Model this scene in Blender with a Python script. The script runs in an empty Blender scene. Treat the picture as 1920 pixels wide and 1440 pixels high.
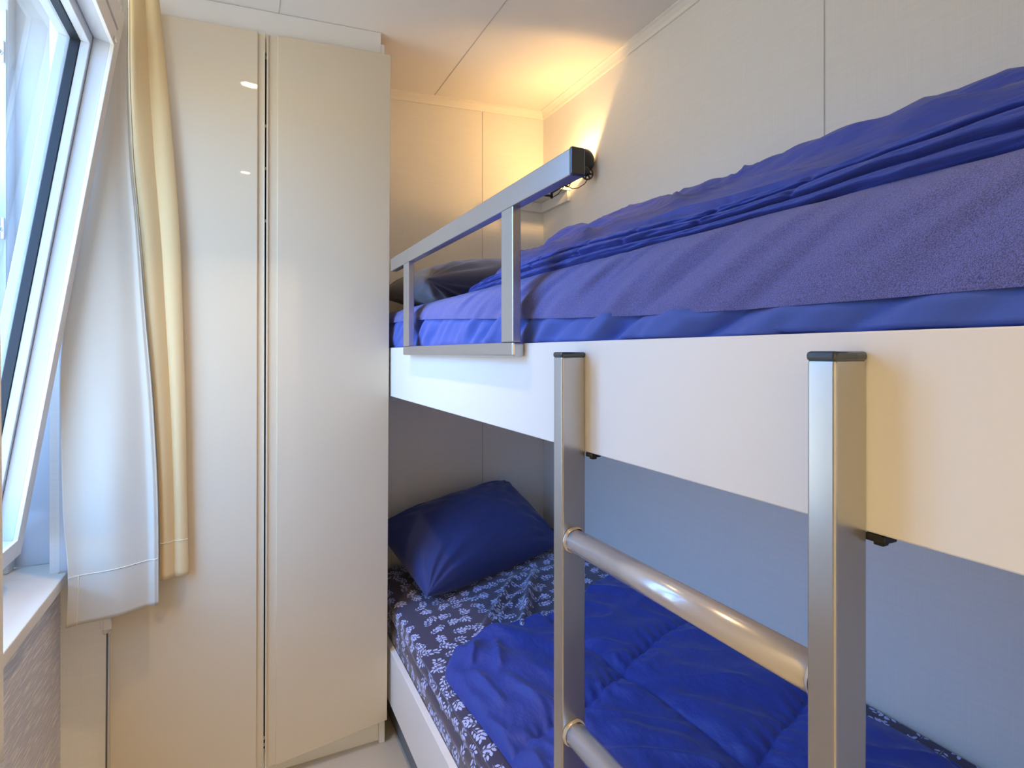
import bpy, bmesh, math, random
from mathutils import Vector, Matrix, noise
from math import sin, cos, pi, exp, sqrt
random.seed(7)
S = bpy.context.scene
COL = S.collection

# ------------------------------------------------------------ camera
cam_d = bpy.data.cameras.new('camera'); cam = bpy.data.objects.new('camera', cam_d); COL.objects.link(cam)
cam_d.sensor_width = 36; cam_d.lens = 1050 / 1920 * 36; cam_d.shift_y = -58 / 1920
cam_d.clip_start = 0.02
cam.location = (0, 0, 1.3); cam.rotation_euler = (pi / 2, 0, -math.atan(512 / 1050))
S.camera = cam
# ------------------------------------------------------------ light and exposure
SKY_COL = (0.22, 0.48, 1.0); SKY_STR = 13.5; GROUND_COL = (0.90, 0.97, 1.0); GROUND_STR = 5.2
LAMP_W = 2.6; LAMP_COL = (1.0, 0.68, 0.36)
SHADE_W = 8.0
FILL_W = 45.0; FILL_COL = (1.0, 0.79, 0.44)  # added fill from behind the viewer
S.cycles.max_bounces = 16; S.cycles.diffuse_bounces = 10; S.cycles.glossy_bounces = 6; S.cycles.transparent_max_bounces = 16
S.view_settings.view_transform = 'Standard'; S.view_settings.look = 'None'
S.view_settings.gamma = 1; S.view_settings.use_curve_mapping = False
S.view_settings.exposure = 0.0
w = bpy.data.worlds.new('sky'); S.world = w; w.use_nodes = True
# blue sky above the horizon, pale ground below it
nt = w.node_tree; bg = nt.nodes['Background']; bg.inputs[1].default_value = 1
wt = nt.nodes.new('ShaderNodeTexCoord'); wx = nt.nodes.new('ShaderNodeSeparateXYZ'); wr = nt.nodes.new('ShaderNodeMapRange'); wm = nt.nodes.new('ShaderNodeMix'); wm.data_type = 'RGBA'
wr.inputs[1].default_value = -.04; wr.inputs[2].default_value = .10
wm.inputs[6].default_value = (*[c * GROUND_STR for c in GROUND_COL], 1); wm.inputs[7].default_value = (*[c * SKY_STR for c in SKY_COL], 1)
nt.links.new(wt.outputs['Generated'], wx.inputs[0]); nt.links.new(wx.outputs[2], wr.inputs[0]); nt.links.new(wr.outputs[0], wm.inputs[0]); nt.links.new(wm.outputs[2], bg.inputs[0])
def area(name, loc, rot, size, power, col, size_y=None, shape='RECTANGLE', portal=False, spread=pi):
    l = bpy.data.lights.new(name, 'AREA'); l.shape = shape; l.size = size
    if size_y: l.size_y = size_y
    l.energy = power; l.color = col; l.spread = spread
    o = bpy.data.objects.new(name, l); COL.objects.link(o); o.location = loc; o.rotation_euler = rot
    if portal: l.cycles.is_portal = True
    return o
area('window_daylight_portal', (-0.68, 1.38, 1.50), (0, -pi / 2, 0), 1.62, 1, (1, 1, 1), 1.18, portal=True)

# ------------------------------------------------------------ materials
def mat(name, col, rough=0.5, metal=0.0, coat=0.0, sheen=0.0, spec=0.5, bump=None, coat_rough=0.05):
    m = bpy.data.materials.new(name); m.use_nodes = True; nt = m.node_tree
    p = nt.nodes['Principled BSDF']
    p.inputs['Base Color'].default_value = (*col, 1); p.inputs['Roughness'].default_value = rough
    p.inputs['Metallic'].default_value = metal; p.inputs['Coat Weight'].default_value = coat
    p.inputs['Coat Roughness'].default_value = coat_rough
    p.inputs['Sheen Weight'].default_value = sheen; p.inputs['Specular IOR Level'].default_value = spec
    if bump:
        add_bump(m, *bump)
    return m
def N(nt, t, **kw):
    n = nt.nodes.new(t)
    for k, v in kw.items(): setattr(n, k, v)
    return n
def add_bump(m, scale, strength, dist=0.001, detail=4, coord='Object', col_amt=0.0):
    """noise bump with per axis scale"""
    nt = m.node_tree; p = nt.nodes['Principled BSDF']
    tc = N(nt, 'ShaderNodeTexCoord'); mp = N(nt, 'ShaderNodeMapping'); mp.inputs['Scale'].default_value = scale
    nz = N(nt, 'ShaderNodeTexNoise'); nz.inputs['Scale'].default_value = 1; nz.inputs['Detail'].default_value = detail
    b = N(nt, 'ShaderNodeBump'); b.inputs['Strength'].default_value = strength; b.inputs['Distance'].default_value = dist
    nt.links.new(tc.outputs[coord], mp.inputs[0]); nt.links.new(mp.outputs[0], nz.inputs[0])
    nt.links.new(nz.outputs[0], b.inputs['Height']); nt.links.new(b.outputs[0], p.inputs['Normal'])
    if col_amt:
        base = p.inputs['Base Color'].default_value[:3]
        mx = N(nt, 'ShaderNodeMix', data_type='RGBA'); rp = N(nt, 'ShaderNodeMapRange')
        rp.inputs[1].default_value = .35; rp.inputs[2].default_value = .65
        mx.inputs[6].default_value = (*[c * (1 - col_amt) for c in base], 1)
        mx.inputs[7].default_value = (*[min(1, c * (1 + col_amt)) for c in base], 1)
        nt.links.new(nz.outputs[0], rp.inputs[0]); nt.links.new(rp.outputs[0], mx.inputs[0]); nt.links.new(mx.outputs[2], p.inputs['Base Color'])
    return nz

def linen(name, col, sy, sz, amt=0.04, strength=.25):
    """printed linen wall board: fine vertical and horizontal threads"""
    m = mat(name, col, .55); nt = m.node_tree; p = nt.nodes['Principled BSDF']
    tc = N(nt, 'ShaderNodeTexCoord'); outs = []
    for sc in ((sy, sy, 6), (12, 12, sz)):
        mp = N(nt, 'ShaderNodeMapping'); mp.inputs['Scale'].default_value = sc
        nz = N(nt, 'ShaderNodeTexNoise'); nz.inputs['Scale'].default_value = 1; nz.inputs['Detail'].default_value = 3
        nt.links.new(tc.outputs['Object'], mp.inputs[0]); nt.links.new(mp.outputs[0], nz.inputs[0]); outs.append(nz)
    ad = N(nt, 'ShaderNodeMath', operation='ADD'); nt.links.new(outs[0].outputs[0], ad.inputs[0]); nt.links.new(outs[1].outputs[0], ad.inputs[1])
    rp = N(nt, 'ShaderNodeMapRange'); rp.inputs[1].default_value = .7; rp.inputs[2].default_value = 1.3
    mx = N(nt, 'ShaderNodeMix', data_type='RGBA')
    mx.inputs[6].default_value = (*[c * (1 - amt) for c in col], 1); mx.inputs[7].default_value = (*[c * (1 + amt) for c in col], 1)
    b = N(nt, 'ShaderNodeBump'); b.inputs['Strength'].default_value = strength; b.inputs['Distance'].default_value = .0006
    nt.links.new(ad.outputs[0], rp.inputs[0]); nt.links.new(rp.outputs[0], mx.inputs[0]); nt.links.new(mx.outputs[2], p.inputs['Base Color'])
    nt.links.new(ad.outputs[0], b.inputs['Height']); nt.links.new(b.outputs[0], p.inputs['Normal'])
    return m

M = {}
M['wall'] = linen('linen_wall_board', (.76, .74, .69), 500, 260, .03)
M['ceiling'] = mat('ceiling_board', (.80, .77, .73), .5)
M['dark_cord'] = mat('dark_grey_cord', (.10, .10, .10), .6)
M['trim'] = mat('cream_trim', (.80, .76, .68), .4)
M['groove'] = mat('panel_joint', (.50, .48, .44), .7)
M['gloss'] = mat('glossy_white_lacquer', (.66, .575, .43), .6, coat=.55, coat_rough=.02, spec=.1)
M['carcass'] = mat('white_carcass', (.76, .75, .71), .4)
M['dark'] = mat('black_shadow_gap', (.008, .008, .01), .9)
M['board'] = mat('white_laminate_board', (.86, .84, .80), .35, bump=((600, 60, 600), .08, .0004))
M['board_under'] = mat('grey_bed_plinth', (.20, .21, .22), .6)
M['metal'] = mat('grey_painted_steel', (.50, .50, .50), .27, metal=.85, coat=.3, coat_rough=.08)
M['rung'] = mat('warm_grey_painted_tube', (.60, .57, .57), .26, metal=.45, coat=.6, coat_rough=.1)
M['weld'] = mat('weld_bead', (.60, .54, .46), .25, metal=.3, coat=.8)
M['cap'] = mat('slate_plastic_cap', (.035, .045, .06), .25, coat=.5)
M['black'] = mat('black_enamel', (.012, .012, .013), .35)
M['pvc'] = mat('white_pvc_profile', (.60, .62, .65), .28, coat=.3)
M['pvc_warm_lit'] = mat('white_pvc_warm_lit_face', (.80, .76, .70), .35)  # same white PVC, warm room light put into its colour
M['gasket'] = mat('black_rubber_gasket', (.012, .016, .022), .45)
M['steel'] = mat('bright_steel', (.7, .72, .75), .25, metal=1)
M['sill'] = mat('window_sill_laminate', (.84, .76, .64), .35, bump=((8, 4, 60), .03, .0004))
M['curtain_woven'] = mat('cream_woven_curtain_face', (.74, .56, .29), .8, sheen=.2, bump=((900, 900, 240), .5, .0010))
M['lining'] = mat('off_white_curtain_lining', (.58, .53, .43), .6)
M['curtain'] = mat('cream_curtain_fabric', (.80, .735, .59), .75, sheen=.25, bump=((700, 700, 260), .35, .0008))
M['duvet'] = mat('royal_blue_cotton', (.020, .046, .32), .6, sheen=.10, bump=((26, 14, 26), .8, .010, 7))
M['duvet2'] = mat('blue_cotton_duvet', (.024, .055, .36), .6, sheen=.12, bump=((42, 9, 42), .8, .010, 7))
M['pillow_navy'] = mat('navy_cotton', (.024, .038, .17), .7, sheen=.15, bump=((18, 18, 18), .4, .006, 7))
M['pillow_grey'] = mat('dark_grey_violet_cotton', (.055, .050, .075), .8, sheen=.3, bump=((260, 260, 260), .25, .0006))
M['terry'] = mat('violet_blue_terry', (.115, .14, .47), .9, sheen=.25)
nz = add_bump(M['terry'], (1100, 1100, 1100), .9, .0016, 2, col_amt=.42)
M['band'] = mat('blue_jersey_band', (.045, .10, .46), .75, sheen=.2, bump=((60, 500, 500), .3, .0007))
M['vinyl'] = mat('beige_vinyl_floor', (.52, .46, .37), .5, bump=((14, 60, 14), .15, .0006)); 

def woodgrain():
    m = mat('woven_wall_panel', (.66, .63, .62), .55); nt = m.node_tree; p = nt.nodes['Principled BSDF']
    tc = N(nt, 'ShaderNodeTexCoord'); mp = N(nt, 'ShaderNodeMapping'); mp.inputs['Scale'].default_value = (40, 14, 260)
    nz = N(nt, 'ShaderNodeTexNoise'); nz.inputs['Scale'].default_value = 1; nz.inputs['Detail'].default_value = 2
    rp = N(nt, 'ShaderNodeMapRange'); rp.inputs[1].default_value = .49; rp.inputs[2].default_value = .58
    mx = N(nt, 'ShaderNodeMix', data_type='RGBA'); mx.inputs[6].default_value = (.62, .585, .585, 1); mx.inputs[7].default_value = (.86, .80, .72, 1)
    b = N(nt, 'ShaderNodeBump'); b.inputs['Strength'].default_value = .6; b.inputs['Distance'].default_value = .0015
    nt.links.new(tc.outputs['Object'], mp.inputs[0]); nt.links.new(mp.outputs[0], nz.inputs[0]); nt.links.new(nz.outputs[0], rp.inputs[0])
    nt.links.new(rp.outputs[0], mx.inputs[0]); nt.links.new(mx.outputs[2], p.inputs['Base Color'])
    nt.links.new(rp.outputs[0], b.inputs['Height']); nt.links.new(b.outputs[0], p.inputs['Normal'])
    return m
M['woven'] = woodgrain()

def glass():
    m = bpy.data.materials.new('window_glass'); m.use_nodes = True; nt = m.node_tree; nt.nodes.clear()
    o = N(nt, 'ShaderNodeOutputMaterial'); t = N(nt, 'ShaderNodeBsdfTransparent'); g = N(nt, 'ShaderNodeBsdfGlossy')
    t.inputs[0].default_value = (.91, .94, .95, 1); g.inputs['Roughness'].default_value = .01
    lw = N(nt, 'ShaderNodeFresnel'); lw.inputs[0].default_value = 2.1
    ge = N(nt, 'ShaderNodeNewGeometry'); iv = N(nt, 'ShaderNodeMath', operation='SUBTRACT'); iv.inputs[0].default_value = 1; ml = N(nt, 'ShaderNodeMath', operation='MULTIPLY')
    nt.links.new(ge.outputs['Backfacing'], iv.inputs[1]); nt.links.new(iv.outputs[0], ml.inputs[0]); nt.links.new(lw.outputs[0], ml.inputs[1])   # reflect at the front surface only
    mx = N(nt, 'ShaderNodeMixShader'); nt.links.new(ml.outputs[0], mx.inputs[0]); nt.links.new(t.outputs[0], mx.inputs[1]); nt.links.new(g.outputs[0], mx.inputs[2])
    nt.links.new(mx.outputs[0], o.inputs[0]); return m
M['glass'] = glass()
def emit(name, col, s):
    m = bpy.data.materials.new(name); m.use_nodes = True; p = m.node_tree.nodes['Principled BSDF']
    p.inputs['Base Color'].default_value = (*col, 1); p.inputs['Emission Color'].default_value = (*col, 1); p.inputs['Emission Strength'].default_value = s
    return m
M['lens'] = emit('downlight_lens', (1, .74, .44), 90)
M['bulb'] = emit('warm_bulb', (1, .72, .40), 25)

def leaf_mat():
    """dark violet cotton printed with light sprigs, procedural from the cloth's own UV"""
    m = mat('leaf_print_cotton', (.05, .045, .09), .75, sheen=.3); nt = m.node_tree; p = nt.nodes['Principled BSDF']
    uv = N(nt, 'ShaderNodeUVMap'); lk = nt.links.new
    def mt(op, a, b=None, c=None):
        n = N(nt, 'ShaderNodeMath', operation=op)
        for i, v in enumerate((a, b, c)):
            if v is None: continue
            if isinstance(v, (int, float)): n.inputs[i].default_value = v
            else: lk(v, n.inputs[i])
        return n.outputs[0]
    total = None
    # leaves: (cx, cy, angle, half length, half width) in cell units
    leaves = [(0, .34, 90, .14, .065), (.13, .20, 45, .13, .062), (-.13, .20, 135, .13, .062), (.14, .02, 40, .13, .062),
              (-.14, .02, 140, .13, .062), (.12, -.17, 35, .10, .045), (-.12, -.17, 145, .10, .045), (0, -.10, 90, .26, .008)]
    for layer, (ox, oy, sc) in enumerate(((0, 0, 16.5), (3.37, 1.71, 18.0))):
        mp = N(nt, 'ShaderNodeMapping'); mp.inputs['Scale'].default_value = (sc, sc, 1); mp.inputs['Location'].default_value = (ox, oy, 0)
        lk(uv.outputs[0], mp.inputs[0])
        vo = N(nt, 'ShaderNodeTexVoronoi', voronoi_dimensions='2D'); vo.inputs['Scale'].default_value = 1; vo.inputs['Randomness'].default_value = .55
        lk(mp.outputs[0], vo.inputs['Vector'])
        sb = N(nt, 'ShaderNodeVectorMath', operation='SUBTRACT'); lk(mp.outputs[0], sb.inputs[0]); lk(vo.outputs['Position'], sb.inputs[1])
        sp = N(nt, 'ShaderNodeSeparateColor'); lk(vo.outputs['Color'], sp.inputs[0])
        ang = mt('MULTIPLY', sp.outputs[0], 6.283)
        vr = N(nt, 'ShaderNodeVectorRotate', rotation_type='Z_AXIS'); lk(sb.outputs[0], vr.inputs[0]); lk(ang, vr.inputs['Angle'])
        sx = N(nt, 'ShaderNodeSeparateXYZ'); lk(vr.outputs[0], sx.inputs[0]); x, y = sx.outputs[0], sx.outputs[1]
        for (cx, cy, a, L, W) in leaves:
            ca, sa = cos(math.radians(a)), sin(math.radians(a))
            dx = mt('SUBTRACT', x, cx); dy = mt('SUBTRACT', y, cy)
            u = mt('ADD', mt('MULTIPLY', dx, ca / L), mt('MULTIPLY', dy, sa / L))
            v = mt('ADD', mt('MULTIPLY', dx, -sa / W), mt('MULTIPLY', dy, ca / W))
            # pointed leaf: |v| < (1-u^2)
            e = mt('SUBTRACT', mt('SUBTRACT', 1, mt('MULTIPLY', u, u)), mt('ABSOLUTE', v))
            total = e if total is None else mt('MAXIMUM', total, e)
    msk = N(nt, 'ShaderNodeMapRange'); msk.inputs[1].default_value = 0; msk.inputs[2].default_value = .18; lk(total, msk.inputs[0])
    mx = N(nt, 'ShaderNodeMix', data_type='RGBA'); mx.inputs[6].default_value = (.042, .034, .085, 1); mx.inputs[7].default_value = (.50, .56, .92, 1)
    lk(msk.outputs[0], mx.inputs[0]); lk(mx.outputs[2], p.inputs['Base Color'])
    return m
M['leaf'] = leaf_mat()

# ------------------------------------------------------------ helpers
def link(name, me, m, parent=None, smooth=False):
    o = bpy.data.objects.new(name, me); COL.objects.link(o)
    if m is not None: me.materials.append(m)
    if parent: o.parent = parent
    if smooth:
        for p in me.polygons: p.use_smooth = True
    return o
def from_bm(name, bm, m, parent=None, smooth=False):
    bmesh.ops.recalc_face_normals(bm, faces=bm.faces)
    me = bpy.data.meshes.new(name); bm.to_mesh(me); bm.free()
    return link(name, me, m, parent, smooth)
def add_box(bm, a, b, bev=0.0, seg=2):
    """axis aligned box from corner a to corner b"""
    t = bmesh.new(); bmesh.ops.create_cube(t, size=1)
    c = [(a[i] + b[i]) / 2 for i in range(3)]; s = [abs(b[i] - a[i]) for i in range(3)]
    for v in t.verts: v.co = Vector([c[i] + v.co[i] * s[i] for i in range(3)])
    if bev: bmesh.ops.bevel(t, geom=list(t.edges), offset=bev, segments=seg, profile=.5, affect='EDGES')
    merge(bm, t)
def merge(bm, t, mtx=None):
    if mtx is not None: t.transform(mtx)
    me = bpy.data.meshes.new('x'); t.to_mesh(me); t.free(); bm.from_mesh(me); bpy.data.meshes.remove(me)
def box(name, a, b, m, parent=None, bev=0.0, seg=2):
    bm = bmesh.new(); add_box(bm, a, b, bev, seg); return from_bm(name, bm, m, parent)
def add_hexa(bm, pts, bev=0):
    """pts: 4 bottom then 4 top, same winding"""
    t = bmesh.new(); v = [t.verts.new(p) for p in pts]
    for f in ((3, 2, 1, 0), (4, 5, 6, 7), (0, 1, 5, 4), (1, 2, 6, 5), (2, 3, 7, 6), (3, 0, 4, 7)): t.faces.new([v[i] for i in f])
    if bev: bmesh.ops.bevel(t, geom=list(t.edges), offset=bev, segments=2, profile=.5, affect='EDGES')
    merge(bm, t)
def hexa(name, pts, m, parent=None, bev=0):
    bm = bmesh.new(); add_hexa(bm, pts, bev); return from_bm(name, bm, m, parent)
def add_tube(bm, pts, r, n=12, cap=True):
    pts = [Vector(p) for p in pts]; rings = []
    up = None
    for i, p in enumerate(pts):
        d = (pts[min(i + 1, len(pts) - 1)] - pts[max(i - 1, 0)]).normalized()
        if up is None: up = d.orthogonal().normalized()
        up = (up - d * up.dot(d)).normalized(); sd = d.cross(up)
        rr = r[i] if isinstance(r, (list, tuple)) else r
        rings.append([bm.verts.new(p + (up * cos(2 * pi * k / n) + sd * sin(2 * pi * k / n)) * rr) for k in range(n)])
    for a, b in zip(rings, rings[1:]):
        for k in range(n): bm.faces.new((a[k], a[(k + 1) % n], b[(k + 1) % n], b[k]))
    if cap:
        bm.faces.new(rings[0][::-1]); bm.faces.new(rings[-1])
def tube(name, pts, r, m, parent=None, n=12):
    bm = bmesh.new(); add_tube(bm, pts, r, n); return from_bm(name, bm, m, parent, True)
def lathe(bm, prof, mtx, n=32):
    t = bmesh.new(); rings = []
    for r, z in prof:
        if r < 1e-6: rings.append([t.verts.new((0, 0, z))])
        else: rings.append([t.verts.new((r * cos(2 * pi * k / n), r * sin(2 * pi * k / n), z)) for k in range(n)])
    for a, b in zip(rings, rings[1:]):
        for k in range(n):
            k2 = (k + 1) % n
            if len(a) == 1 and len(b) == 1: continue
            if len(a) == 1: t.faces.new((a[0], b[k], b[k2]))
            elif len(b) == 1: t.faces.new((a[k], a[k2], b[0]))
            else: t.faces.new((a[k], a[k2], b[k2], b[k]))
    merge(bm, t, mtx)
def axis_mtx(p, d):
    d = Vector(d).normalized(); return Matrix.Translation(Vector(p)) @ d.to_track_quat('Z', 'Y').to_matrix().to_4x4()
def empty(name, loc=(0, 0, 0)):
    o = bpy.data.objects.new(name, None); COL.objects.link(o); o.location = loc; o.empty_display_size = .05; return o
def tag(o, label, cat, group=None):
    o['label'] = label; o['category'] = cat
    if group: o['group'] = group
    return o
def struct(o): o['kind'] = 'structure'; return o
def child_fix(root):
    """children were built in world coordinates: keep them there"""
    for c in list(root.children): c.matrix_parent_inverse = Matrix.Translation(-root.location)
def grid(name, nu, nv, fn, m, parent=None, closed_u=False, uvfn=None, thick=0):
    """fn(i/nu, j/nv) -> xyz"""
    vs = []; uvs = []
    for j in range(nv + 1):
        for i in range(nu + 1):
            q = fn(i / nu, j / nv); vs.append(q)
            uvs.append(uvfn(i / nu, j / nv) if uvfn else (i / nu, j / nv))
    fs = [(j * (nu + 1) + i, j * (nu + 1) + i + 1, (j + 1) * (nu + 1) + i + 1, (j + 1) * (nu + 1) + i) for j in range(nv) for i in range(nu)]
    me = bpy.data.meshes.new(name); me.from_pydata(vs, [], fs)
    ul = me.uv_layers.new(name='UVMap')
    for l in me.loops: ul.data[l.index].uv = uvs[l.vertex_index]
    o = link(name, me, m, parent, True)
    if thick:
        md = o.modifiers.new('thickness', 'SOLIDIFY'); md.thickness = thick; md.offset = 0
    return o
def lerp(a, b, t): return a + (b - a) * t
def sm(a, b, x):
    t = max(0, min(1, (x - a) / (b - a))); return t * t * (3 - 2 * t)
def interp(keys, z):
    """keys sorted by descending z: [(value, z)...]"""
    if z >= keys[0][1]: 
        a, b = keys[0], keys[1]
    elif z <= keys[-1][1]: return keys[-1][0]
    else:
        for a, b in zip(keys, keys[1:]):
            if b[1] <= z <= a[1]: break
    t = (z - a[1]) / (b[1] - a[1]); return lerp(a[0], b[0], t)
def nz3(x, y, z=0.0): return noise.noise(Vector((x, y, z)))
def ridge(x, y, z=0.0):
    return 1 - abs(nz3(x, y, z)) * 2.2
def crease(x, y, p0, p1, wd, h):
    """a soft raised fold along the segment p0-p1, fading at its ends"""
    ax, ay = p0; bx, by = p1; dx, dy = bx - ax, by - ay; L2 = dx * dx + dy * dy
    t = ((x - ax) * dx + (y - ay) * dy) / L2; tt = max(0, min(1, t))
    d = sqrt((x - ax - tt * dx) ** 2 + (y - ay - tt * dy) ** 2)
    f = sm(-.05, .25, t) * (1 - sm(.75, 1.05, t))
    return h * f * exp(-(d / wd) ** 2)

# ------------------------------------------------------------ room shell
XR, XL, YB, YF = 1.28, -0.43, 2.29, -1.0
def CZ(x): return 2.342 + .06 * x        # ceiling slopes up towards the bed wall
struct(box('floor', (XL - .2, -2.4, -.05), (XR + .1, YB + .1, 0), M['vinyl']))
struct(hexa('ceiling', [(XL - .2, -2.4, CZ(XL - .2)), (XR + .1, -2.4, CZ(XR + .1)), (XR + .1, YB + .1, CZ(XR + .1)), (XL - .2, YB + .1, CZ(XL - .2)),
                        (XL - .2, -2.4, 2.5), (XR + .1, -2.4, 2.5), (XR + .1, YB + .1, 2.5), (XL - .2, YB + .1, 2.5)], M['ceiling']))
struct(box('wall_right', (XR, YF - .1, 0), (XR + .1, YB + .1, CZ(XR) + .05), M['wall']))
struct(box('wall_back', (XL - .2, YB, 0), (XR, YB + .1, CZ(XL - .2)+.02), M['wall']))
bm = bmesh.new(); add_hexa(bm, [(XL, YB, 0), (XR, YB, 0), (XR, YB + .1, 0), (XL, YB + .1, 0), (XL, YB, CZ(XL)), (XR, YB, CZ(XR)), (XR, YB + .1, CZ(XR)), (XL, YB + .1, CZ(XL))])
bpy.data.objects.remove(bpy.data.objects['wall_back']); struct(from_bm('wall_back', bm, M['wall']))
bm = bmesh.new()                                            # wall behind the viewer; open doorway added to let the fill light in
add_box(bm, (XL - .2, YF - .1, 0), (-.40, YF, 2.49)); add_box(bm, (.42, YF - .1, 0), (XR + .1, YF, 2.49)); add_box(bm, (-.40, YF - .1, 2.02), (.42, YF, 2.49))
struct(from_bm('wall_front', bm, M['wall']))
HY = -2.3  # unseen hall, added to bounce fill light through the doorway
struct(box('wall_fill_hall_left', (XL - .2, HY, 0), (XL - .1, YF - .1, 2.49), M['wall'])); struct(box('wall_fill_hall_right', (XR, HY, 0), (XR + .1, YF - .1, 2.49), M['wall']))
struct(box('wall_fill_hall_end', (XL - .2, HY - .1, 0), (XR + .1, HY, 2.49), M['wall']))
hl = empty('added_hall_fill_lamp', (.2, -1.55, 2.34))  # added lamp out of view, brightens the lower parts of the room
box('housing', (-.08, -1.80, 2.300), (.48, -1.24, 2.345), M['carcass'], hl, .004); box('diffuser', (-.06, -1.78, 2.292), (.46, -1.26, 2.2995), M['ceiling'], hl, .001)
child_fix(hl); tag(hl, 'added square fill lamp in an unseen hall behind the viewer', 'ceiling light')
area('hall_fill_light', (.2, -1.52, 2.285), (0, 0, 0), .5, FILL_W, FILL_COL)
bm = bmesh.new()                                            # window wall with its opening
WY0, WY1, WZ0, WZ1 = .80, 1.96, .718, 2.30
add_box(bm, (XL - .13, YF, 0), (XL, YB, WZ0 - .032)); add_box(bm, (XL - .13, YF, WZ1), (XL, YB, 2.325))
add_box(bm, (XL - .13, YF, WZ0 - .032), (XL, WY0, WZ1)); add_box(bm, (XL - .13, WY1, WZ0 - .032), (XL, YB, WZ1))
struct(from_bm('wall_left', bm, M['wall']))
struct(box('trim_12', (XL - .005, YF, 0), (XL + .003, 1.866, WZ0 - .031), M['woven']))
# smooth reveal lining on the far side of the opening
struct(box('trim_4', (XL - .128, WY1 - .004, WZ0), (XL + .0, WY1 + .001, WZ1), M['pvc']))
# joints of the wall and ceiling boards
struct(box('trim_5', (XR - .0012, .890, 0), (XR + .001, .8925, CZ(XR)), M['groove']))
struct(box('trim_6', (.970, YB - .0012, 0), (.9725, YB + .001, 2.37), M['groove']))
for k, x in ((7, .739), (8, .109)):
    struct(box('trim_%d' % k, (x, YF, CZ(x) - .0012), (x + .0028, YB if x > .3 else 1.87, CZ(x) + .001), M['groove']))
# cove along ceiling
def cove(name, p0, p1, n):
    """small cove moulding between ceiling and wall, n points into the room"""
    bm = bmesh.new(); prof = [(0, 0), (.030, 0), (.030, -.005), (.021, -.009), (.011, -.020), (.007, -.031), (0, -.031)]
    rings = []
    for p in (p0, p1): rings.append([bm.verts.new((p[0] + n[0] * a, p[1] + n[1] * a, p[2] + b)) for a, b in prof])
    k = len(prof)
    for i in range(k): bm.faces.new((rings[0][i], rings[0][(i + 1) % k], rings[1][(i + 1) % k], rings[1][i]))
    bm.faces.new(rings[0]); bm.faces.new(rings[1][::-1])
    return struct(from_bm(name, bm, M['trim']))
cove('trim_1', (XR, YF, CZ(XR)), (XR, YB, CZ(XR)), (-1, 0))
cove('trim_2', (.44, YB, CZ(.44)), (XR - .0, YB, CZ(XR)), (0, -1))

# ------------------------------------------------------------ window sill and window
struct(box('trim_9', (XL - .135, WY0 + .002, WZ0 - .03), (XL + .02, 1.853, WZ0), M['sill'], bev=.0025))
struct(box('trim_10', (XL - .135, 1.853, WZ0 - .03), (XL + .0, WY1 - .006, WZ0 - .0005), M['sill']))
# fixed outer frame
win = struct(empty('window_1', (-.58, 1.38, WZ0)))
bm = bmesh.new()
FX0, FX1 = -.635, -.562
for a, b in (((FX0, 1.905, WZ0 + .001), (-.545, WY1 - .005, WZ1)), ((FX0, WY0, WZ0 + .001), (FX1, WY0 + .07, WZ1)),
             ((FX0, WY0 + .07, WZ0 + .001), (FX1, 1.905, WZ0 + .06)), ((FX0, WY0 + .07, WZ1 - .06), (FX1, 1.905, WZ1)),
             ((FX0, 1.765, WZ0 + .06), (-.605, 1.905, 1.72))):  # extra member added to stop daylight leaking past the sash
    add_box(bm, a, b, .003)
from_bm('frame', bm, M['pvc'], win)
bm = bmesh.new(); add_box(bm, (-.5535, 1.896, .78), (-.5475, 1.905, 2.2), .001)
from_bm('seal_strip', bm, M['pvc'], win)
for z in (2.085, 1.625):
    bm = bmesh.new(); add_box(bm, (-.557, 1.888, z - .028), (-.549, 1.898, z + .028), .0015)
    lathe(bm, [(0, .007), (.004, .007), (.0065, .005), (.009, .004), (.010, 0), (0, 0)], axis_mtx((-.560, 1.890, z - .004), (0, -1, 0)), 8)
    from_bm('latch_plate', bm, M['steel'], win)
child_fix(win)

# tilted-in sash: local u = -Y, v = up, n = towards the room
PH = math.radians(8.8)
SO = Vector((-.480, 1.76, .809)); SV = Vector((sin(PH), 0, cos(PH))); SN = Vector((cos(PH), 0, -sin(PH))); SU = Vector((0, -1, 0))
SM = Matrix(((SU.x, SV.x, SN.x, SO.x), (SU.y, SV.y, SN.y, SO.y), (SU.z, SV.z, SN.z, SO.z), (0, 0, 0, 1)))
sash = struct(empty('window_2', SO))
SW, SH = .90, 1.39
def sash_part(name, boxes, m, bev=.002, parent=None):
    bm = bmesh.new()
    for a, b in boxes:
        t = bmesh.new(); add_box(t, a, b, bev); merge(bm, t, SM)
    return from_bm(name, bm, m, parent or sash)
st = .045; d0 = -.009
# room side face plates
sash_part('face_frame', [((0, 0, d0), (st, SH, 0)), ((SW - st, 0, d0), (SW, SH, 0)), ((st, 0, d0), (SW - st, .045, 0))], M['pvc_warm_lit'], .001)
tr = sash_part('top_rail', [((st, 1.285, d0), (SW - st, 1.325, 0)), ((st, 1.328, d0), (SW - st, 1.365, .004)), ((st, 1.368, d0), (SW - st, SH, -.004))], M['pvc_warm_lit'], .001)
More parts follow.
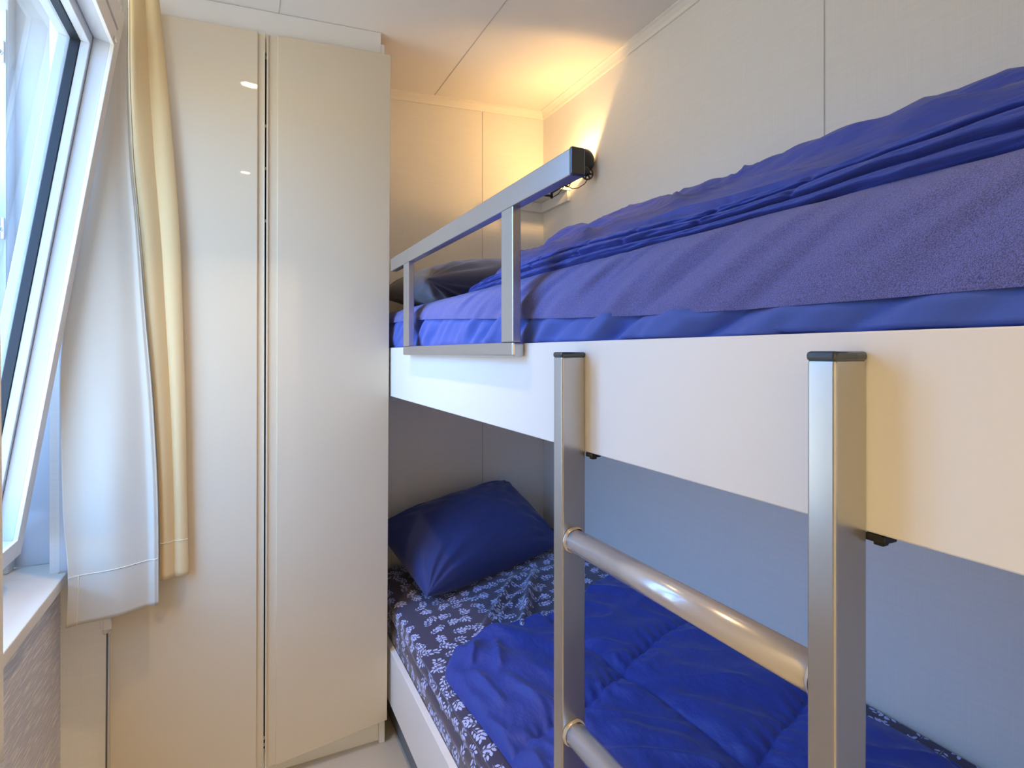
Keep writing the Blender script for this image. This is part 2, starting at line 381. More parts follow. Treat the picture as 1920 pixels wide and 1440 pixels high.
# stepped rebate inside the face (bead, step, body)
sash_part('glazing_bead', [((0, 0, -.046), (st - .006, SH, d0 - .0005)), ((SW - st + .006, 0, -.046), (SW, SH, d0 - .0005)),
                           ((st - .006, 0, -.046), (SW - st + .006, .042, d0 - .0005)), ((st - .006, 1.289, -.046), (SW - st + .006, SH, d0 - .0005))], M['pvc'], .0025)
def ring(i0, z0, z1, t0, t1=0.0):
    # i0: inner inset of the ring, z0..z1 depth range, t0: outer inset
    a, b, c, d = t0, SW - t0, t0, SH - t0
    tp = 1.267 - (i0 - .051)
    return [((a, c, z0), (i0, d, z1)), ((SW - i0, c, z0), (b, d, z1)), ((i0, c, z0), (SW - i0, i0, z1)), ((i0, tp, z0), (SW - i0, d, z1))]
sash_part('sash_body', ring(.051, -.0665, -.0465, 0), M['pvc'], .0015)
sash_part('gasket', ring(.0535, -.0865, -.067, .002), M['gasket'], .001)
sash_part('outer_body', ring(.051, -.112, -.087, 0), M['pvc'], .002)
sash_part('pane', [((.052, .052, -.0935), (SW - .052, 1.266, -.0885))], M['glass'], 0)
bm = bmesh.new()
t = bmesh.new(); add_box(t, (st + .002, 1.292, .001), (st + .020, 1.301, .006), .001); merge(bm, t, SM)
from_bm('catch', bm, M['trim'], sash)
child_fix(sash)

struct(box('trim_13', (XL + .001, 1.863, WZ0 + .001), (-.335, 1.8655, 2.30), M['pvc']))
# ------------------------------------------------------------ curtains
CA0 = [(-0.287, 2.344), (-0.292, 2.225), (-0.322, 2.009), (-0.366, 1.658), (-0.401, 1.384), (-0.409, 1.249), (-0.407, 1.046), (-0.401, 0.843), (-0.39, 0.739), (-0.397, 0.598)]
CA1 = [(-0.267, 2.344), (-0.267, 2.247), (-0.267, 2.032), (-0.259, 1.819), (-0.241, 1.606), (-0.226, 1.39), (-0.209, 1.157), (-0.199, 0.953), (-0.196, 0.806), (-0.196, 0.617)]
CB0 = [(-0.25, 2.32), (-0.246, 2.273), (-0.23, 1.981), (-0.208, 1.793), (-0.201, 1.541), (-0.198, 1.095), (-0.198, 0.797), (-0.198, 0.673)]
CB1 = [(-0.202, 2.32), (-0.2, 2.279), (-0.188, 2.164), (-0.174, 1.989), (-0.159, 1.797), (-0.148, 1.618), (-0.142, 1.393), (-0.136, 1.167), (-0.133, 0.941), (-0.128, 0.681)]
def smooth_keys(keys):
    return lambda z: (interp(keys, z + .05) + interp(keys, z) + interp(keys, z - .05)) / 3 if keys[-1][1] + .05 < z else interp(keys, z)
fA0, fA1, fB0, fB1 = map(smooth_keys, (CA0, CA1, CB0, CB1))
cur = empty('curtain', (-.26, 1.78, .65))
def panelA(u, v):
    zb = lerp(.598, .617, u) ; z = lerp(zb, 2.292, v)
    x = lerp(fA0(z), fA1(z), u)
    wd = fA1(z) - fA0(z)
    # broad soft folds of the cloth, stronger towards the free hem
    y = lerp(1.776, 1.790, u) + .007 * sin(u * 2.2 * pi + z * .7 + .4) * sm(.0, .16, wd) + .004 * nz3(u * 3, z * 2.2, 3)
    y -= .012 * sm(.86, 1, u) * (1 - v) 
    if u > .97: y += .004
    return (x + .002 * nz3(z * 3, u * 2, 1), max(1.770, min(1.83, y)), z)
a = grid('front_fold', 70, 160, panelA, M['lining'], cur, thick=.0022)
def panelB(u, v):
    z = lerp(.675, 2.292, v); x0 = fA1(z) + .001; x1 = fB1(z)
    x = lerp(x0, x1, u)
    y = lerp(1.814, 1.828, sm(0, .5, u)) - .010 * abs(sin((u - .02) * 2.05 * pi)) ** .7 + .0015 * nz3(u * 3, z * 1.5, 8)
    return (x, y, z)
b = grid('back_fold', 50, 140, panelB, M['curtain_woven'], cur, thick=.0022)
def hemline(name, fn, v0, n, r=.0011, off=-.0016):
    pts = []
    for i in range(n + 1):
        q = fn(i / n, v0); pts.append((q[0], q[1] + off, q[2]))
    tube(name, pts, r, M['curtain'], cur, 6)
hemline('hem_stitching', panelA, .075, 50); hemline('hem_stitching', panelB, .062, 40)
bm = bmesh.new(); add_tube(bm, [(panelA(.11 + .0*k, .075 - .075 * k / 10)[0], panelA(.11, .075 - .075 * k / 10)[1] - .0016, panelA(.11, .075 - .075 * k / 10)[2]) for k in range(11)], .0009, 6)
from_bm('side_stitching', bm, M['curtain'], cur, True)
child_fix(cur)
tag(cur, 'cream curtain drawn to the far side of the window in front of the wardrobe', 'curtain')
# near curtain, gathered on the near side, only its far edge shows
def panelN(u, v):
    z = lerp(.62, 2.25, v); t = sm(1.25, 2.2, z)
    x = lerp(-.370, -.220, t); yf = lerp(1.245, .66, t) + .0; yn = lerp(1.02, .46, t)
    y = lerp(yn, yf, u); x += .016 * sin(u * 5 * pi + z) * (1 - .3 * v) * (1 - sm(.85, 1, u))
    return (x, y, z)
o = grid('curtain', 60, 60, panelN, M['curtain'], None, thick=.0024)
tag(o, 'narrow cream curtain edge at the far left beside the window, nearest the viewer', 'curtain')

# pull cord under the curtain
cord = empty('blind_pull_cord', (-.319, 1.832, 0))
tube('cord', [(-.3215, 1.832, 0.004), (-.3205, 1.832, .25), (-.3185, 1.832, .545)], .0021, M['dark_cord'], cord, 8)
bm = bmesh.new(); add_tube(bm, [(-.3185 + .009 * sin(a), 1.832, .551 - .009 * cos(a)) for a in [(-1.9 + 3.8 * k / 12) for k in range(13)]], .0013, 6)
from_bm('ring', bm, M['steel'], cord, True)
bm = bmesh.new(); add_box(bm, (-.3275, 1.828, .556), (-.3085, 1.838, .585), .002); add_box(bm, (-.335, 1.834, .560), (-.324, 1.855, .600), .002)
from_bm('cord_clip', bm, M['carcass'], cord)
child_fix(cord); tag(cord, 'thin dark pull cord with a ring hanging below the cream curtain', 'cord')

# ------------------------------------------------------------ wardrobe
W0 = empty('wardrobe', (.06, 1.87, 0))
bm = bmesh.new()
XW0, XW1 = -.3175, .438
def ctop(x): return CZ(x) - .001
# carcass: sides, plinth, top fascia, back
add_box(bm, (XW0, 1.874, 0), (XW0 + .018, YB - .004, 2.30)); add_box(bm, (XW1 - .018, 1.871, 0), (XW1, YB - .004, 2.33))
add_box(bm, (XW0, YB - .012, 0), (XW1, YB - .004, 2.30)); add_box(bm, (XW0, 1.874, .07), (XW1 - .018, YB - .01, .088))
add_box(bm, (XW0, 1.89, 2.215), (XW1 - .018, YB - .01, 2.233)); add_box(bm, (.06, 1.885, .088), (.078, YB - .01, 2.215))
from_bm('carcass', bm, M['carcass'], W0)
box('plinth', (XW0 + .018, 1.888, 0), (XW1 - .018, 1.902, .075), M['carcass'], W0)
hexa('fascia', [(XL+.01, 1.868, 2.20), (.425, 1.868, 2.23), (.425, 1.886, 2.23), (XL+.01, 1.886, 2.20), (XL+.01, 1.868, ctop(XL+.01)), (.425, 1.868, ctop(.425)), (.425, 1.886, ctop(.425)), (XL+.01, 1.886, ctop(XL+.01))], M['carcass'], W0, .001)
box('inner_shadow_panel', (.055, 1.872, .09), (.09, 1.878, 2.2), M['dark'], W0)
def door(name, xb0, xb1, xt0, xt1, zb0, zb1, zt0, zt1, yb0, yb1, handle_right):
    """a slab door; corner positions bottom/top, left/right; the handle side has a recessed grip groove"""
    th = .016; g = .0115        # grip strip width
    def P(u, v, dy=0.0):
        x = lerp(lerp(xb0, xb1, u), lerp(xt0, xt1, u), v); z = lerp(lerp(zb0, zb1, u), lerp(zt0, zt1, u), v)
        y = lerp(lerp(yb0, yb1, u), 1.850, v); return (x, y + dy, z)
    gw = .030 if not handle_right else .020; wd = abs(xb1 - xb0); k = gw / wd
    u0, u1 = (0, 1 - k) if handle_right else (k, 1)
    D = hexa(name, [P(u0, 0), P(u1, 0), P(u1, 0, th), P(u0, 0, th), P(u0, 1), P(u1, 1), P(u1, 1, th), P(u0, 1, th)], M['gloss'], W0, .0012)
    # grip groove strip, set back, with a lip
    a, b = (1 - k, 1) if handle_right else (0, k)
    e = .15 * k
    bm = bmesh.new()
    lip = (b - .16 * (b - a), b) if handle_right else (a, a + .16 * (b - a))
    add_hexa(bm, [P(a, .001, .006), P(b, .001, .006), P(b, .001, th), P(a, .001, th), P(a, .999, .006), P(b, .999, .006), P(b, .999, th), P(a, .999, th)])
    add_hexa(bm, [P(lip[0], .001, .001), P(lip[1], .001, .001), P(lip[1], .001, .0065), P(lip[0], .001, .0065), P(lip[0], .999, .001), P(lip[1], .999, .001), P(lip[1], .999, .0065), P(lip[0], .999, .0065)], .0008)
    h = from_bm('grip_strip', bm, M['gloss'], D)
    return D
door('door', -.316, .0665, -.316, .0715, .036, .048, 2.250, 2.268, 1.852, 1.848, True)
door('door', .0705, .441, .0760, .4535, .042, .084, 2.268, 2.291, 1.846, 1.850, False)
for z in (1.99, 1.86, 1.70, .12, .10):
    box('shelf_pin', (.066, 1.868, z), (.076, 1.872, z + .008), M['trim'], W0)
child_fix(W0)
tag(W0, 'tall glossy white two door wardrobe between the window and the bunk bed', 'wardrobe')
struct(box('wall_nib', (XL - .02, 1.866, 0), (XW0 - .001, 1.90, 2.315), M['wall'])).name = 'trim_11'

# ------------------------------------------------------------ bunk bed frame
XB = .455
bed = empty('bunk_bed', (XB, 1.1, 0))
YN, YE = -.02, YB - .005
def bedboard(name, z0, z1):
    o = box(name, (XB, YN, z0), (XB + .018, YE, z1), M['board'], bed, .0015); return o
bedboard('upper_side_board', 1.156, 1.3176)
bedboard('lower_side_board', .123, .305)
box('mattress_base', (XB + .018, YN, 1.175), (XR - .003, YE, 1.190), M['board'], bed)
box('mattress_base', (XB + .018, YN, .20), (XR - .003, YE, .215), M['board'], bed)
box('foot_panel', (XB + .018, YN, 0.0), (XR - .003, YN + .018, 1.17), M['board'], bed)
box('plinth', (XB + .03, YN + .02, 0), (XB + .045, YE, .198), M['board_under'], bed)
for y in (.266, .672):
    bm = bmesh.new(); add_box(bm, (XB - .0001, y, 1.1495), (XB + .016, y + .016, 1.1556), .001); add_box(bm, (XB + .004, y + .004, 1.146), (XB + .012, y + .012, 1.150), .001)
    from_bm('bracket', bm, M['black'], bed)
# guard rail
rail = empty('guard_rail', (.43, 1.2, 1.3))
bm = bmesh.new()
add_box(bm, (.430, .689, 1.558), (.452, 1.757, 1.597), .0022)
from_bm('top_rail', bm, M['metal'], rail)
bm = bmesh.new(); add_box(bm, (.4292, .6845, 1.5568), (.4528, .693, 1.5982), .003, 3); from_bm('end_cap', bm, M['cap'], rail)
for y0, y1 in ((.880, .927), (1.548, 1.603)):
    bm = bmesh.new(); add_box(bm, (.430, y0, 1.3195), (.4465, y1, 1.5578), .0015); from_bm('post', bm, M['metal'], rail)
bm = bmesh.new(); add_box(bm, (.4305, .880, 1.2935), (.4546, 1.610, 1.3195), .004); from_bm('mounting_bar', bm, M['metal'], rail)
bm = bmesh.new()
for y in (.884, .895, .906): lathe(bm, [(0, .0030), (.003, .0025), (.0045, 0), (0, 0)], axis_mtx((.438, y, 1.5578), (0, 0, -1)), 8)
from_bm('weld', bm, M['metal'], rail, True)
child_fix(rail)
tag(rail, 'grey steel guard rail with a dark end cap fixed to the upper bunk', 'guard rail')
# ladder
lad = empty('ladder', (.435, .5, 0))
for y0 in (.280, .688):
    bm = bmesh.new(); add_box(bm, (.4150, y0, .012), (.4548, y0 + .0245, 1.2945), .0024, 3)
    p = from_bm('ladder_post', bm, M['metal'], lad)
    bm = bmesh.new(); add_box(bm, (.4142, y0 - .0008, 1.2935), (.4556, y0 + .0253, 1.3015), .0030, 3); from_bm('end_cap', bm, M['cap'], p)
    bm = bmesh.new(); add_box(bm, (.4142, y0 - .0008, 0), (.4556, y0 + .0253, .014), .002, 3); from_bm('foot_cap', bm, M['cap'], p)
for z in (1.030, .752, .474, .20):
    r = tube('rung', [(.4352, .302, z), (.4352, .690, z)], .0165, M['rung'], lad, 40)
    for y, sgn in ((.6875, -1), (.3050, 1)):
        bm = bmesh.new(); n = 40; rings = []
        for q, (rr, dy) in enumerate(((.0166, .0045), (.0182, .0030), (.0190, 0))):
            rings.append([])
            for k in range(n):
                a = 2 * pi * k / n; lump = 1 + .05 * nz3(cos(a) * 2.5, sin(a) * 2.5, z * 7) + .07 * max(0, nz3(cos(a) * 1.2 + 4, sin(a) * 1.2, z * 3))
                rings[-1].append(bm.verts.new((.4352 + rr * lump * cos(a), y + sgn * dy, z + rr * lump * sin(a))))
        for A, B in zip(rings, rings[1:]):
            for k in range(n): bm.faces.new((A[k], A[(k + 1) % n], B[(k + 1) % n], B[k]))
        from_bm('weld', bm, M['weld'], r, True)
child_fix(lad)
tag(lad, 'grey steel ladder with two flat posts and round rungs hooked in front of the bunk', 'ladder')
child_fix(bed)
tag(bed, 'white bunk bed frame with wide laminate side boards along the right wall', 'bunk bed')

# ------------------------------------------------------------ upper bunk bedding
um = empty('upper_mattress', (.88, 1.1, 1.19))
box('mattress_core', (XB + .024, YN + .02, 1.191), (XR - .006, YE - .01, 1.345), M['band'], um, .02)
def seam(y): return interp([(1.345, 9), (1.345, 9)], 0) if False else lerp(1.344, 1.402, sm(.3, 1.9, y) ) 
def wrk(y, s):
    """pulled diagonal wrinkles across the mattress cover"""
    q = y * 1.0 + s * 1.5
    f = 0
    near = 1 - sm(.5, 1.5, y)
    f += .0075 * (1.7 * (1 - abs(sin(q * pi / .17 + 1.4 * nz3(y * 2.2, s * 5, 2)))) ** 1.4 - .6) * (.45 + .55 * nz3(y * 3 + 5, s * 6, 4)) * (.35 + 1.0 * near)
    f += .0036 * sin(q * 2 * pi / .075 + 3.0 * nz3(y * 4, s * 9, 7)) * max(0, .3 + nz3(y * 5, s * 5, 1))
    f += .0022 * nz3(q * 30, s * 10, 5)
    return f * 2.7
def band(u, v):
    y = lerp(YN + .02, YE - .015, u); zt = seam(y) + .004; z = lerp(1.295, zt, v)
    x = XB + .0215 - .010 * sm(0, .4, v) + .9 * wrk(y, z - 1.3) * sm(.1, .6, v) + .004 * sm(.8, 1, v)
    yy = y; e = sm(YE - .06, YE - .015, y)
    return (max(x, XB + .0195 if z < 1.319 else XB + .004) + e * .03, yy, z)
grid('jersey_side', 420, 20, band, M['band'], um)
def terry(u, v):
    y = lerp(YN + .02, YE - .015, u); z0 = seam(y); z1 = 1.452
    hh = z1 - z0
    if v < .45:
        t = v / .45; a = t * pi / 2
        x = XB + .0105 + .062 * (1 - cos(a)) ** 1.0; z = z0 + hh * sin(a)
        amp = sin(min(1, t * 1.35 + .22) * pi * .5)
        n = wrk(y, (z - 1.3)) * amp
        x += n * .9; z += n * .35 * sm(0, .25, t)
    else:
        t = (v - .45) / .55; x = lerp(XB + .0725, XR - .008, t); z = z1 + .03 * t + wrk(y, z1 - 1.3 + t * .3) * .5 * (1 - t)
    e = sm(YE - .09, YE - .015, y); z -= .05 * e * e; x += .02 * e if v < .45 else 0
    return (max(x, XB + .001), y, z)
grid('terry_cover', 420, 80, terry, M['terry'], um)
child_fix(um); tag(um, 'violet-blue terry covered mattress on the upper bunk with a smooth blue side band', 'mattress')

# folded duvet
def dprof(X, y):
    keys = [(1.484, .52), (1.527, .60), (1.570, .70), (1.607, .80), (1.638, .90), (1.665, 1.0), (1.682, 1.12), (1.67, 1.26)]
    for (za, xa), (zb, xb) in zip(keys, keys[1:]):
        if X <= xb: return lerp(za, zb, (X - xa) / (xb - xa))
    return 1.69
def duv(u, v):
    """v: 0 under the front edge, 0.4 top of the folded edge, 1 at the wall"""
    y = lerp(0.0, 1.0, u)
    Y = lerp(YN + .03, 1.315, u)
    end = 1 - sm(.93, 1.0, u) ** 2 * 1.0
    k = sqrt(max(0, 1 - max(0, (Y - 1.17) / .145) ** 2))            # rounded far end
    low = 1.449
    if v < .40:
        t = v / .40
        zt = 1.494 + .006 * sin(Y * 9) + .006 * nz3(Y * 3, 0, 1)
        # three stacked rolls of cloth on the folded edge
        warp = t + .05 * nz3(Y * 4, 0, 3) + .05 * nz3(Y * 12, t * 3, 4)
        roll = abs(sin(warp * 3.0 * pi)) ** .5
        roll2 = abs(sin(warp * 7 * pi + Y * 5)) ** .8
        x = .527 - .021 * roll * sin(max(.02, min(1, t)) * pi) ** .3 - .003 * roll2 + .010 * nz3(Y * 3.1, t, 9) + .004 * nz3(Y * 24 + t * 6, t * 4, 2) + .03 * t * t
        z = lerp(low, zt, t)
        # sharp slanting tucks
        for yc, sl in ((.40, .5), (.53, .5), (.68, .55), (.80, .4), (.97, .5), (1.10, .5)):
            dd = (Y - yc) + sl * .08 * (t - .5); x += .007 * exp(-(dd / .006) ** 2) * sm(.15, .5, t) * (1 - sm(.8, 1, t) * .5)
    else:
        t = (v - .40) / .60; x0 = .525 + .03 + .0; X = lerp(.553, 1.262, t ** 1.0); x = X
        z = dprof(max(X, .52), Y) - .012 * exp(-((X - .553) / .02) ** 2)
        z += .010 * nz3(Y * 2.2, X * 2.4, 11) + .005 * nz3(Y * 6, X * 9, 5)
        # long soft folds running with the bed
        z += .007 * sin((X - .09 * Y) * 2 * pi / .115 + 1.5 * nz3(Y * 1.6, X * 1.5, 6)) * (1 - .3 * t)
        rr = 1 - abs(nz3((X + .12 * Y) * 9, Y * 1.7, 21)) * 2.6; z += .013 * max(0, rr) ** 2 * sm(.0, .1, t) * (.5 + nz3(Y * 2, X * 3, 30))
        rr = 1 - abs(nz3((X + .35 * Y) * 20, Y * 5, 27)) * 2.6; z += .007 * max(0, rr) ** 2 * sm(.0, .08, t) * (1 - sm(.2, .6, t))
        rr = 1 - abs(nz3((X - .2 * Y) * 22, Y * 3.2, 25)) * 2.6; z += .006 * max(0, rr) ** 2 * (1 - .5 * t)
        for (p0, p1, wd, h) in (((.585, .20), (.66, .62), .014, .016), ((.58, .62), (.68, .80), .014, .010), ((.57, .86), (.66, .98), .012, .010), ((.62, 1.0), (.8, 1.2), .016, .004), ((.66, .1), (.8, .5), .018, .012)):
            z += crease(X, Y, p0, p1, wd, h)
        bumpfar = exp(-((Y - 1.10) / .20) ** 2) * .020 * sm(.6, .85, X); z += bumpfar * (1 - .0)
    z = low + (z - low) * (k ** .8)
    # far end tucks in like a rolled edge
    return (x + .012 * (1 - k), Y, max(z, low - .001))
dv = empty('duvet', (.88, .65, 1.45))
grid('folded_cloth', 460, 130, duv, M['duvet2'], dv)
# coil visible at the far corner of the folded duvet
def coil(k, r0, cy, cz):
    pts = []
    for i in range(40):
        a = i / 39 * 2.6 * pi; r = r0 * (1 - .62 * i / 39)
        pts.append((.510 + .012 * i / 39, cy + r * cos(a + 2.6) * 1.25, cz + r * sin(a + 2.6) * .72))
    return pts
child_fix(dv)
tag(dv, 'blue duvet folded lengthways on top of the upper mattress', 'duvet')

def pillow(name, A, B, C, D, T, m, pinch=.10, wr=.006, seed=0, n=90, sag=0.0):
    """A,B bottom edge; D,C top edge (D above A). closed puffed mesh"""
    A, B, C, D = map(Vector, (A, B, C, D)); nrm = (B - A).cross(D - A).normalized()
    bm = bmesh.new(); sides = []
    def pt(u, v, s):
        # edges bow inward between the corners
        U = u * (1 - pinch * .5 * (1 - v * v)) if True else u; V = v * (1 - pinch * (1 - u * u) * .8)
        # corners stay, middle of edges pull in
        U = u * (1 - pinch * (1 - v * v)); V = v * (1 - pinch * (1 - u * u))
        a, b = (U + 1) / 2, (V + 1) / 2
        p = (A * (1 - a) + B * a) * (1 - b) + (D * (1 - a) + C * a) * b
        h = ((1 - abs(u) ** 2.4) * (1 - abs(v) ** 2.4)); h = max(0, h) ** .48
        w = 0
        for cu, cv in ((-1, -1), (1, -1), (1, 1), (-1, 1)):
            dx, dy = u - cu, v - cv; r = sqrt(dx * dx + dy * dy); an = math.atan2(dy, dx)
            w += wr * sin(an * 15 + seed + 2 * nz3(r * 2, cu, cv + seed)) * exp(-((r - .35) / .32) ** 2)
        w += wr * .9 * nz3(u * 2.5 + seed, v * 2.5, s) + wr * .45 * nz3(u * 7, v * 7 + seed, s)
        e = min(1 - abs(u), 1 - abs(v)); w *= sm(0, .12, e)
        return p + nrm * (s * (T / 2) * h + w * s) + Vector((0, 0, -sag * h * (1 if s < 0 else 0)))
    g = {}
    for s in (1, -1):
        for j in range(n + 1):
            for i in range(n + 1):
                border = i in (0, n) or j in (0, n)
                if border and s == -1: g[(s, i, j)] = g[(1, i, j)]; continue
                # denser near the rim
                uu = -cos(pi * i / n) ; vv = -cos(pi * j / n)
                g[(s, i, j)] = bm.verts.new(pt(uu, vv, s))
        for j in range(n):
            for i in range(n):
                q = [g[(s, i, j)], g[(s, i + 1, j)], g[(s, i + 1, j + 1)], g[(s, i, j + 1)]]
                bm.faces.new(q if s == 1 else q[::-1])
    return from_bm(name, bm, m, None, True)
o = pillow('pillow', (.490, 1.56, 1.515), (1.16, 1.53, 1.56), (1.16, 2.20, 1.60), (.495, 2.26, 1.535), .175, M['pillow_grey'], .06, .006, 2)
tag(o, 'dark grey-violet pillow at the head of the upper bunk behind the guard rail', 'pillow')

# ------------------------------------------------------------ lower bunk bedding
lm = empty('lower_mattress', (.88, 1.1, .215))
box('mattress_core', (XB + .022, YN + .02, .216), (XR - .006, YE - .01, .40), M['pillow_navy'], lm, .02)
def ztop(X): return .440 + .07 * (X - .47) / .8
def sheet_h(X, Y):
    z = ztop(X)
    z += .004 * nz3(X * 5, Y * 5, 3)
    z += crease(X, Y, (1.00, 1.86), (.70, 1.40), .015, .032) + crease(X, Y, (.92, 1.86), (.58, 1.46), .012, .022)
    z += crease(X, Y, (.9, 1.75), (.62, 1.50), .009, .010)
    return z
def sheet(u, v):
    Y = lerp(YN + .02, YE - .012, u)
    L1 = .165                                   # side length, then the top
    s = v * (L1 + .80)
    if s < L1:
        t = s / L1; z0 = .292
        a = sm(0, 1, t)
        x = XB + .021 + .004 * sin(t * pi) + .035 * max(0, (t - .72) / .28) ** 2; z = lerp(z0, .440, sin(t * pi / 2) ** 1.05)
        y2 = s * 2 * pi / .038 + 2.6 * nz3(Y * 1.7, t, 8) + Y * 2.0
        amp = .0052 * sm(.02, .3, t) * (1 - sm(.85, 1, t)) * (.6 + .6 * nz3(Y * 2.5, 3, t * 2))
        x += amp * sin(y2) - .012 * sin(t * pi) * .6
        x += .003 * nz3(Y * 9, t * 4, 1)
        if z < .308: x = max(x, XB + .0192)
        z += .002 * nz3(Y * 6, t * 4, 6)
    else:
        X = XB + .060 + (s - L1) * (XR - .01 - XB - .060) / .80; x = X
        z = sheet_h(X, Y) - .004 * exp(-((s - L1) / .02) ** 2)
    e = sm(YE - .10, YE - .012, Y); z -= .03 * e * e
    return (x, Y, z)
grid('leaf_print_sheet', 380, 150, sheet, M['leaf'], lm, uvfn=lambda u, v: (u * 2.27, v * .965))
child_fix(lm); tag(lm, 'lower bunk mattress in a dark violet sheet printed with pale leaves', 'mattress')

# quilted comforter
def quilt_edge(Y): return .487 + .018 * sm(1.45, 1.0, Y) * 0 + .020 * (1 - sm(1.0, 1.45, Y))
LINES = [((.862, 1.50), (.93, .0)), ((.60, 1.0), (.60, 0))]
def quilt(u, v):
    # u along X from the front edge to the wall side, v along Y from the foot to the head
    head = 1.525 + .09 * sm(.80, 1.24, u * .77 + .487) + .012 * sin(u * 9) 
    Y = lerp(YN + .04, head, v)
    # front corner is swept back and rounded
    x0 = quilt_edge(Y) + .20 * 0
    cor = sm(1.36, 1.535, Y); x0 += .105 * cor ** 2.2
    x1 = 1.225 + .02 * nz3(Y * 3, 0, 2)
    X = lerp(x0, x1, u)
    z = ztop(X) + .010
    # padding between stitch lines: longitudinal B, cross lines A and C
    xb = lerp(.857, .905, sm(1.3, .7, Y) if Y < 1.3 else 0) + .008 * sin(Y * 7)
    if Y < 1.3: xb = .857 + (1.3 - Y) * .085
    ya = 1.035 + (X - .50) * .32 + .010 * sin(X * 14)
    yc = .560 + (X - .50) * .28 + .45 * 0 + .10
    ye = .16 + (X - .5) * .25
    puck = 1 + .0 * X
    def st(d, w=.032): return 1 - exp(-abs(d) / w)
    pad = st(X - xb, .022) * st(Y - ya) * st(Y - yc) * st(Y - ye)
    pad *= .55 + .45 * st(X - 1.21, .02) * st(u * .6, .03)
    z += .020 * pad
    # puckers at the stitching
    for d, s in ((Y - ya, X), (Y - yc, X)):
        z += .0042 * sin(s * 2 * pi / .034 + 3 * nz3(s * 8, d * 20, 3)) * exp(-(abs(d) / .030)) * (1 - exp(-abs(d) / .004))
    z += .0025 * sin(Y * 2 * pi / .05 + 3 * nz3(Y * 8, 2, 3)) * exp(-(abs(X - xb) / .02)) * (1 - exp(-abs(X - xb) / .004))
    # soft wrinkles
    q = X * .75 + Y * .65
    z += .0070 * sin(q * 2 * pi / .16 + 3.5 * nz3(X * 2.5, Y * 2.5, 5)) * (.5 + nz3(X * 3, Y * 3, 9))
    z += .0045 * nz3(X * 14, Y * 6, 4) + .0022 * nz3(X * 26, Y * 20, 6)
    rr = 1 - abs(nz3((X * .8 + Y * .6) * 9, (Y * .8 - X * .6) * 3.0, 12)) * 3; z += .009 * max(0, rr) ** 2 * (.4 + .6 * pad)
    for (p0, p1, w, h) in (((.62, 1.50), (.54, 1.36), .012, .014), ((.54, 1.36), (.56, 1.18), .012, .012), ((.66, 1.46), (.60, 1.30), .014, .013), ((.60, 1.30), (.64, 1.1), .013, .010),
                           ((.56, 1.12), (.60, .92), .012, .012), ((.54, 1.05), (.53, .8), .012, .014), ((.72, 1.3), (1.0, 1.16), .02, .006),
                           ((.95, 1.12), (1.12, .86), .025, .008), ((.90, 1.02), (1.05, .78), .02, .007), ((.72, 1.0), (.85, .86), .02, .007)):
        z += crease(X, Y, p0, p1, w, h)
    # rounded rim
    eu = min(u * (x1 - x0), (1 - u) * (x1 - x0), (1 - v) * 1.5, v * 1.5)
    z = lerp(ztop(X) + .001, z, sqrt(1 - (1 - min(1, eu / .022)) ** 2))
    return (X, Y, z)
qo = grid('comforter', 300, 440, quilt, M['duvet'], None)
tag(qo, 'royal blue quilted comforter spread over the lower bunk', 'comforter')

o = pillow('pillow', (.560, 1.795, .492), (1.17, 1.945, .535), (1.06, 2.225, .735), (.475, 2.19, .625), .235, M['pillow_navy'], .035, .0055, 5)
tag(o, 'navy blue pillow leaning against the wall on the lower bunk', 'pillow')

# ------------------------------------------------------------ corner shelf and clamp lamp
sh = empty('corner_shelf', (1.15, 2.17, 1.99))
box('shelf_board', (1.12, 2.045, 1.996), (XR - .001, YB - .001, 2.012), M['carcass'], sh, .0015)
box('cleat', (1.12, YB - .018, 1.952), (XR - .018, YB - .001, 1.9955), M['carcass'], sh, .001)
box('cleat', (XR - .018, 2.050, 1.952), (XR - .001, YB - .001, 1.9955), M['carcass'], sh, .001)
child_fix(sh); tag(sh, 'small white shelf in the top back corner above the upper bunk', 'shelf')

lp = empty('clamp_lamp', (1.17, 2.03, 2.01))
bm = bmesh.new()
add_tube(bm, [(1.095, 2.03, 1.952), (1.14, 2.029, 1.955), (1.172, 2.028, 1.956)], [.003, .005, .006], 8)
add_tube(bm, [(1.11, 2.04, 2.022), (1.14, 2.035, 2.018), (1.172, 2.028, 2.014)], [.003, .005, .006], 8)
add_tube(bm, [(1.172, 2.026, 1.945), (1.172, 2.026, 2.030)], .0055, 10)
from_bm('clamp', bm, M['black'], lp, True)
tube('arm', [(1.172, 2.026, 1.968), (1.186, 1.975, 1.980), (1.194, 1.945, 1.986)], .0045, M['black'], lp, 8)
tube('arm', [(1.194, 1.945, 1.984), (1.212, 1.90, 1.996), (1.230, 1.860, 2.004)], .0045, M['black'], lp, 8)
tube('arm', [(1.194, 1.945, 2.000), (1.212, 1.90, 2.010), (1.226, 1.868, 2.016)], .0025, M['black'], lp, 8)
def disc_wheel(bm, c, d, R, holes, rh, th):
    """flat wheel with round holes, as spokes and rims"""
    mtx = axis_mtx(c, d)
    for r0, r1 in ((R * .80, R), (0, R * .30)):
        lathe(bm, [(r0, -th), (r1, -th), (r1, th), (r0, th), (r0, -th)], mtx, 32)
    for k in range(holes):
        a = 2 * pi * k / holes; t = bmesh.new(); add_box(t, (R * .28, -R * .13, -th), (R * .84, R * .13, th)); merge(bm, t, mtx @ Matrix.Rotation(a, 4, 'Z'))
bm = bmesh.new(); disc_wheel(bm, (1.232, 1.850, 2.004), (-.4, -1, 0), .0235, 6, .005, .004); from_bm('joint_wheel', bm, M['black'], lp)
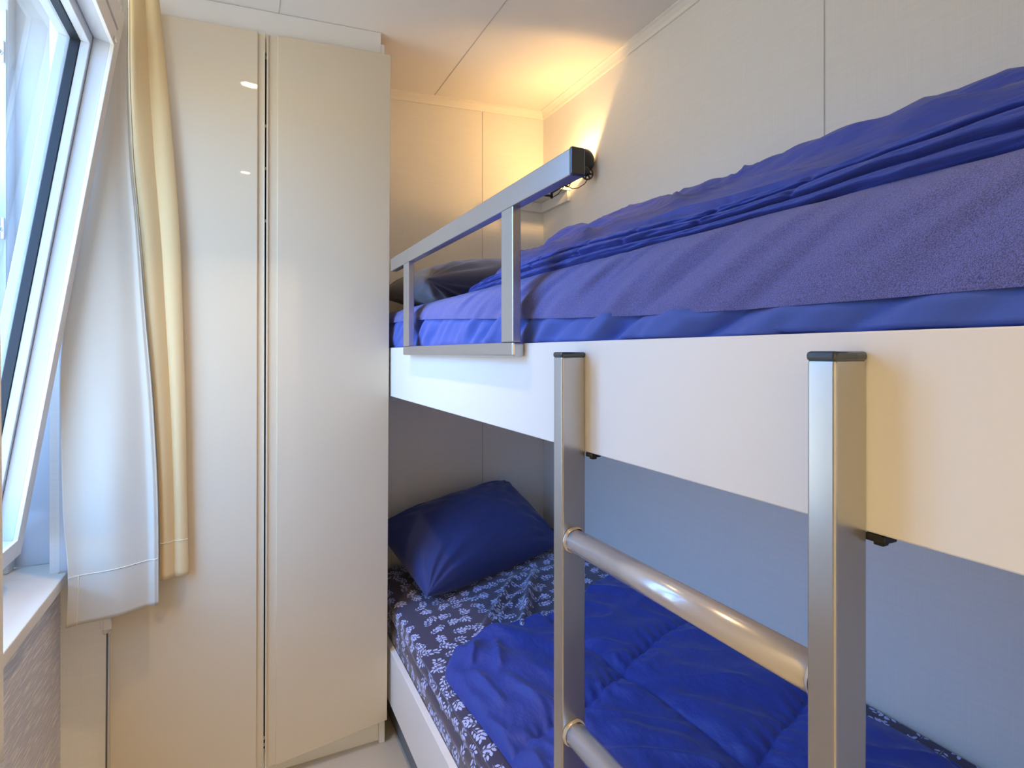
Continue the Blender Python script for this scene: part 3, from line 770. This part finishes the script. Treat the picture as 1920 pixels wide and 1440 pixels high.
bm = bmesh.new(); disc_wheel(bm, (1.194, 1.940, 1.986), (-.4, -1, 0), .014, 4, .003, .004); from_bm('joint_wheel', bm, M['black'], lp)
tube('cable', [(1.232, 1.846, 1.985), (1.226, 1.86, 1.968), (1.212, 1.885, 1.956), (1.200, 1.91, 1.958), (1.190, 1.935, 1.975), (1.188, 1.945, 1.982), (1.182, 1.99, 1.955), (1.174, 2.026, 1.948)], .0018, M['black'], lp, 6)
LC = Vector((1.217, 1.885, 2.058)); LD = Vector((-.04, .66, .75)).normalized()
bm = bmesh.new(); prof = []
for k in range(15):
    a = k / 14 * pi / 2; prof.append((.061 * sin(a), -.048 * cos(a)))
inner = [(r * .965, z * .96 ) for r, z in prof[::-1]]
lathe(bm, prof + inner, axis_mtx(LC, LD), 48)
lathe(bm, [(0, -.075), (.014, -.075), (.018, -.06), (.020, -.042), (0, -.04)], axis_mtx(LC, LD), 24)
from_bm('lamp_shade', bm, M['black'], lp, True)
bm = bmesh.new(); lathe(bm, [(0, .0), (.010, -.003), (.015, -.012), (.012, -.024), (.008, -.034), (0, -.034)], axis_mtx(LC, LD), 24)
from_bm('bulb', bm, M['bulb'], lp, True)
child_fix(lp); tag(lp, 'black clamp lamp with round shade glowing in the corner behind the guard rail', 'lamp')
l = bpy.data.lights.new('lamp_light', 'SPOT'); l.energy = SHADE_W; l.color = (1, .58, .20); l.shadow_soft_size = .016; l.spot_size = math.radians(165); l.spot_blend = .25
lo = bpy.data.objects.new('lamp_light', l); COL.objects.link(lo); lo.location = LC + LD * .003
lo.rotation_euler = (-LD).to_track_quat('Z', 'Y').to_euler()

# ------------------------------------------------------------ ceiling downlights
for i, (x, y) in enumerate(((.033, 1.30), (-.002, .14))):
    z = CZ(x)
    t = empty('ceiling_downlight', (x, y, z))
    bm = bmesh.new(); lathe(bm, [(.026, -.001), (.028, -.006), (.036, -.006), (.040, -.001), (.026, -.001)], axis_mtx((x, y, z), (0, 0, 1)), 36); from_bm('trim_ring', bm, M['carcass'], t, True)
    bm = bmesh.new(); lathe(bm, [(0, -.0015), (.026, -.0015), (.026, -.0010), (0, -.0010)], axis_mtx((x, y, z), (0, 0, 1)), 32); from_bm('lens', bm, M['lens'], t)
    child_fix(t)
    tag(t, ('round white downlight in the ceiling nearest the wardrobe' if i == 0 else 'round white downlight in the ceiling above the viewer'), 'ceiling light', 'ceiling downlights')
    area('downlight', (x, y, z - .008), (0, 0, 0), .035, LAMP_W * (1.0, .45)[i], LAMP_COL, shape='DISK', spread=math.radians(74))
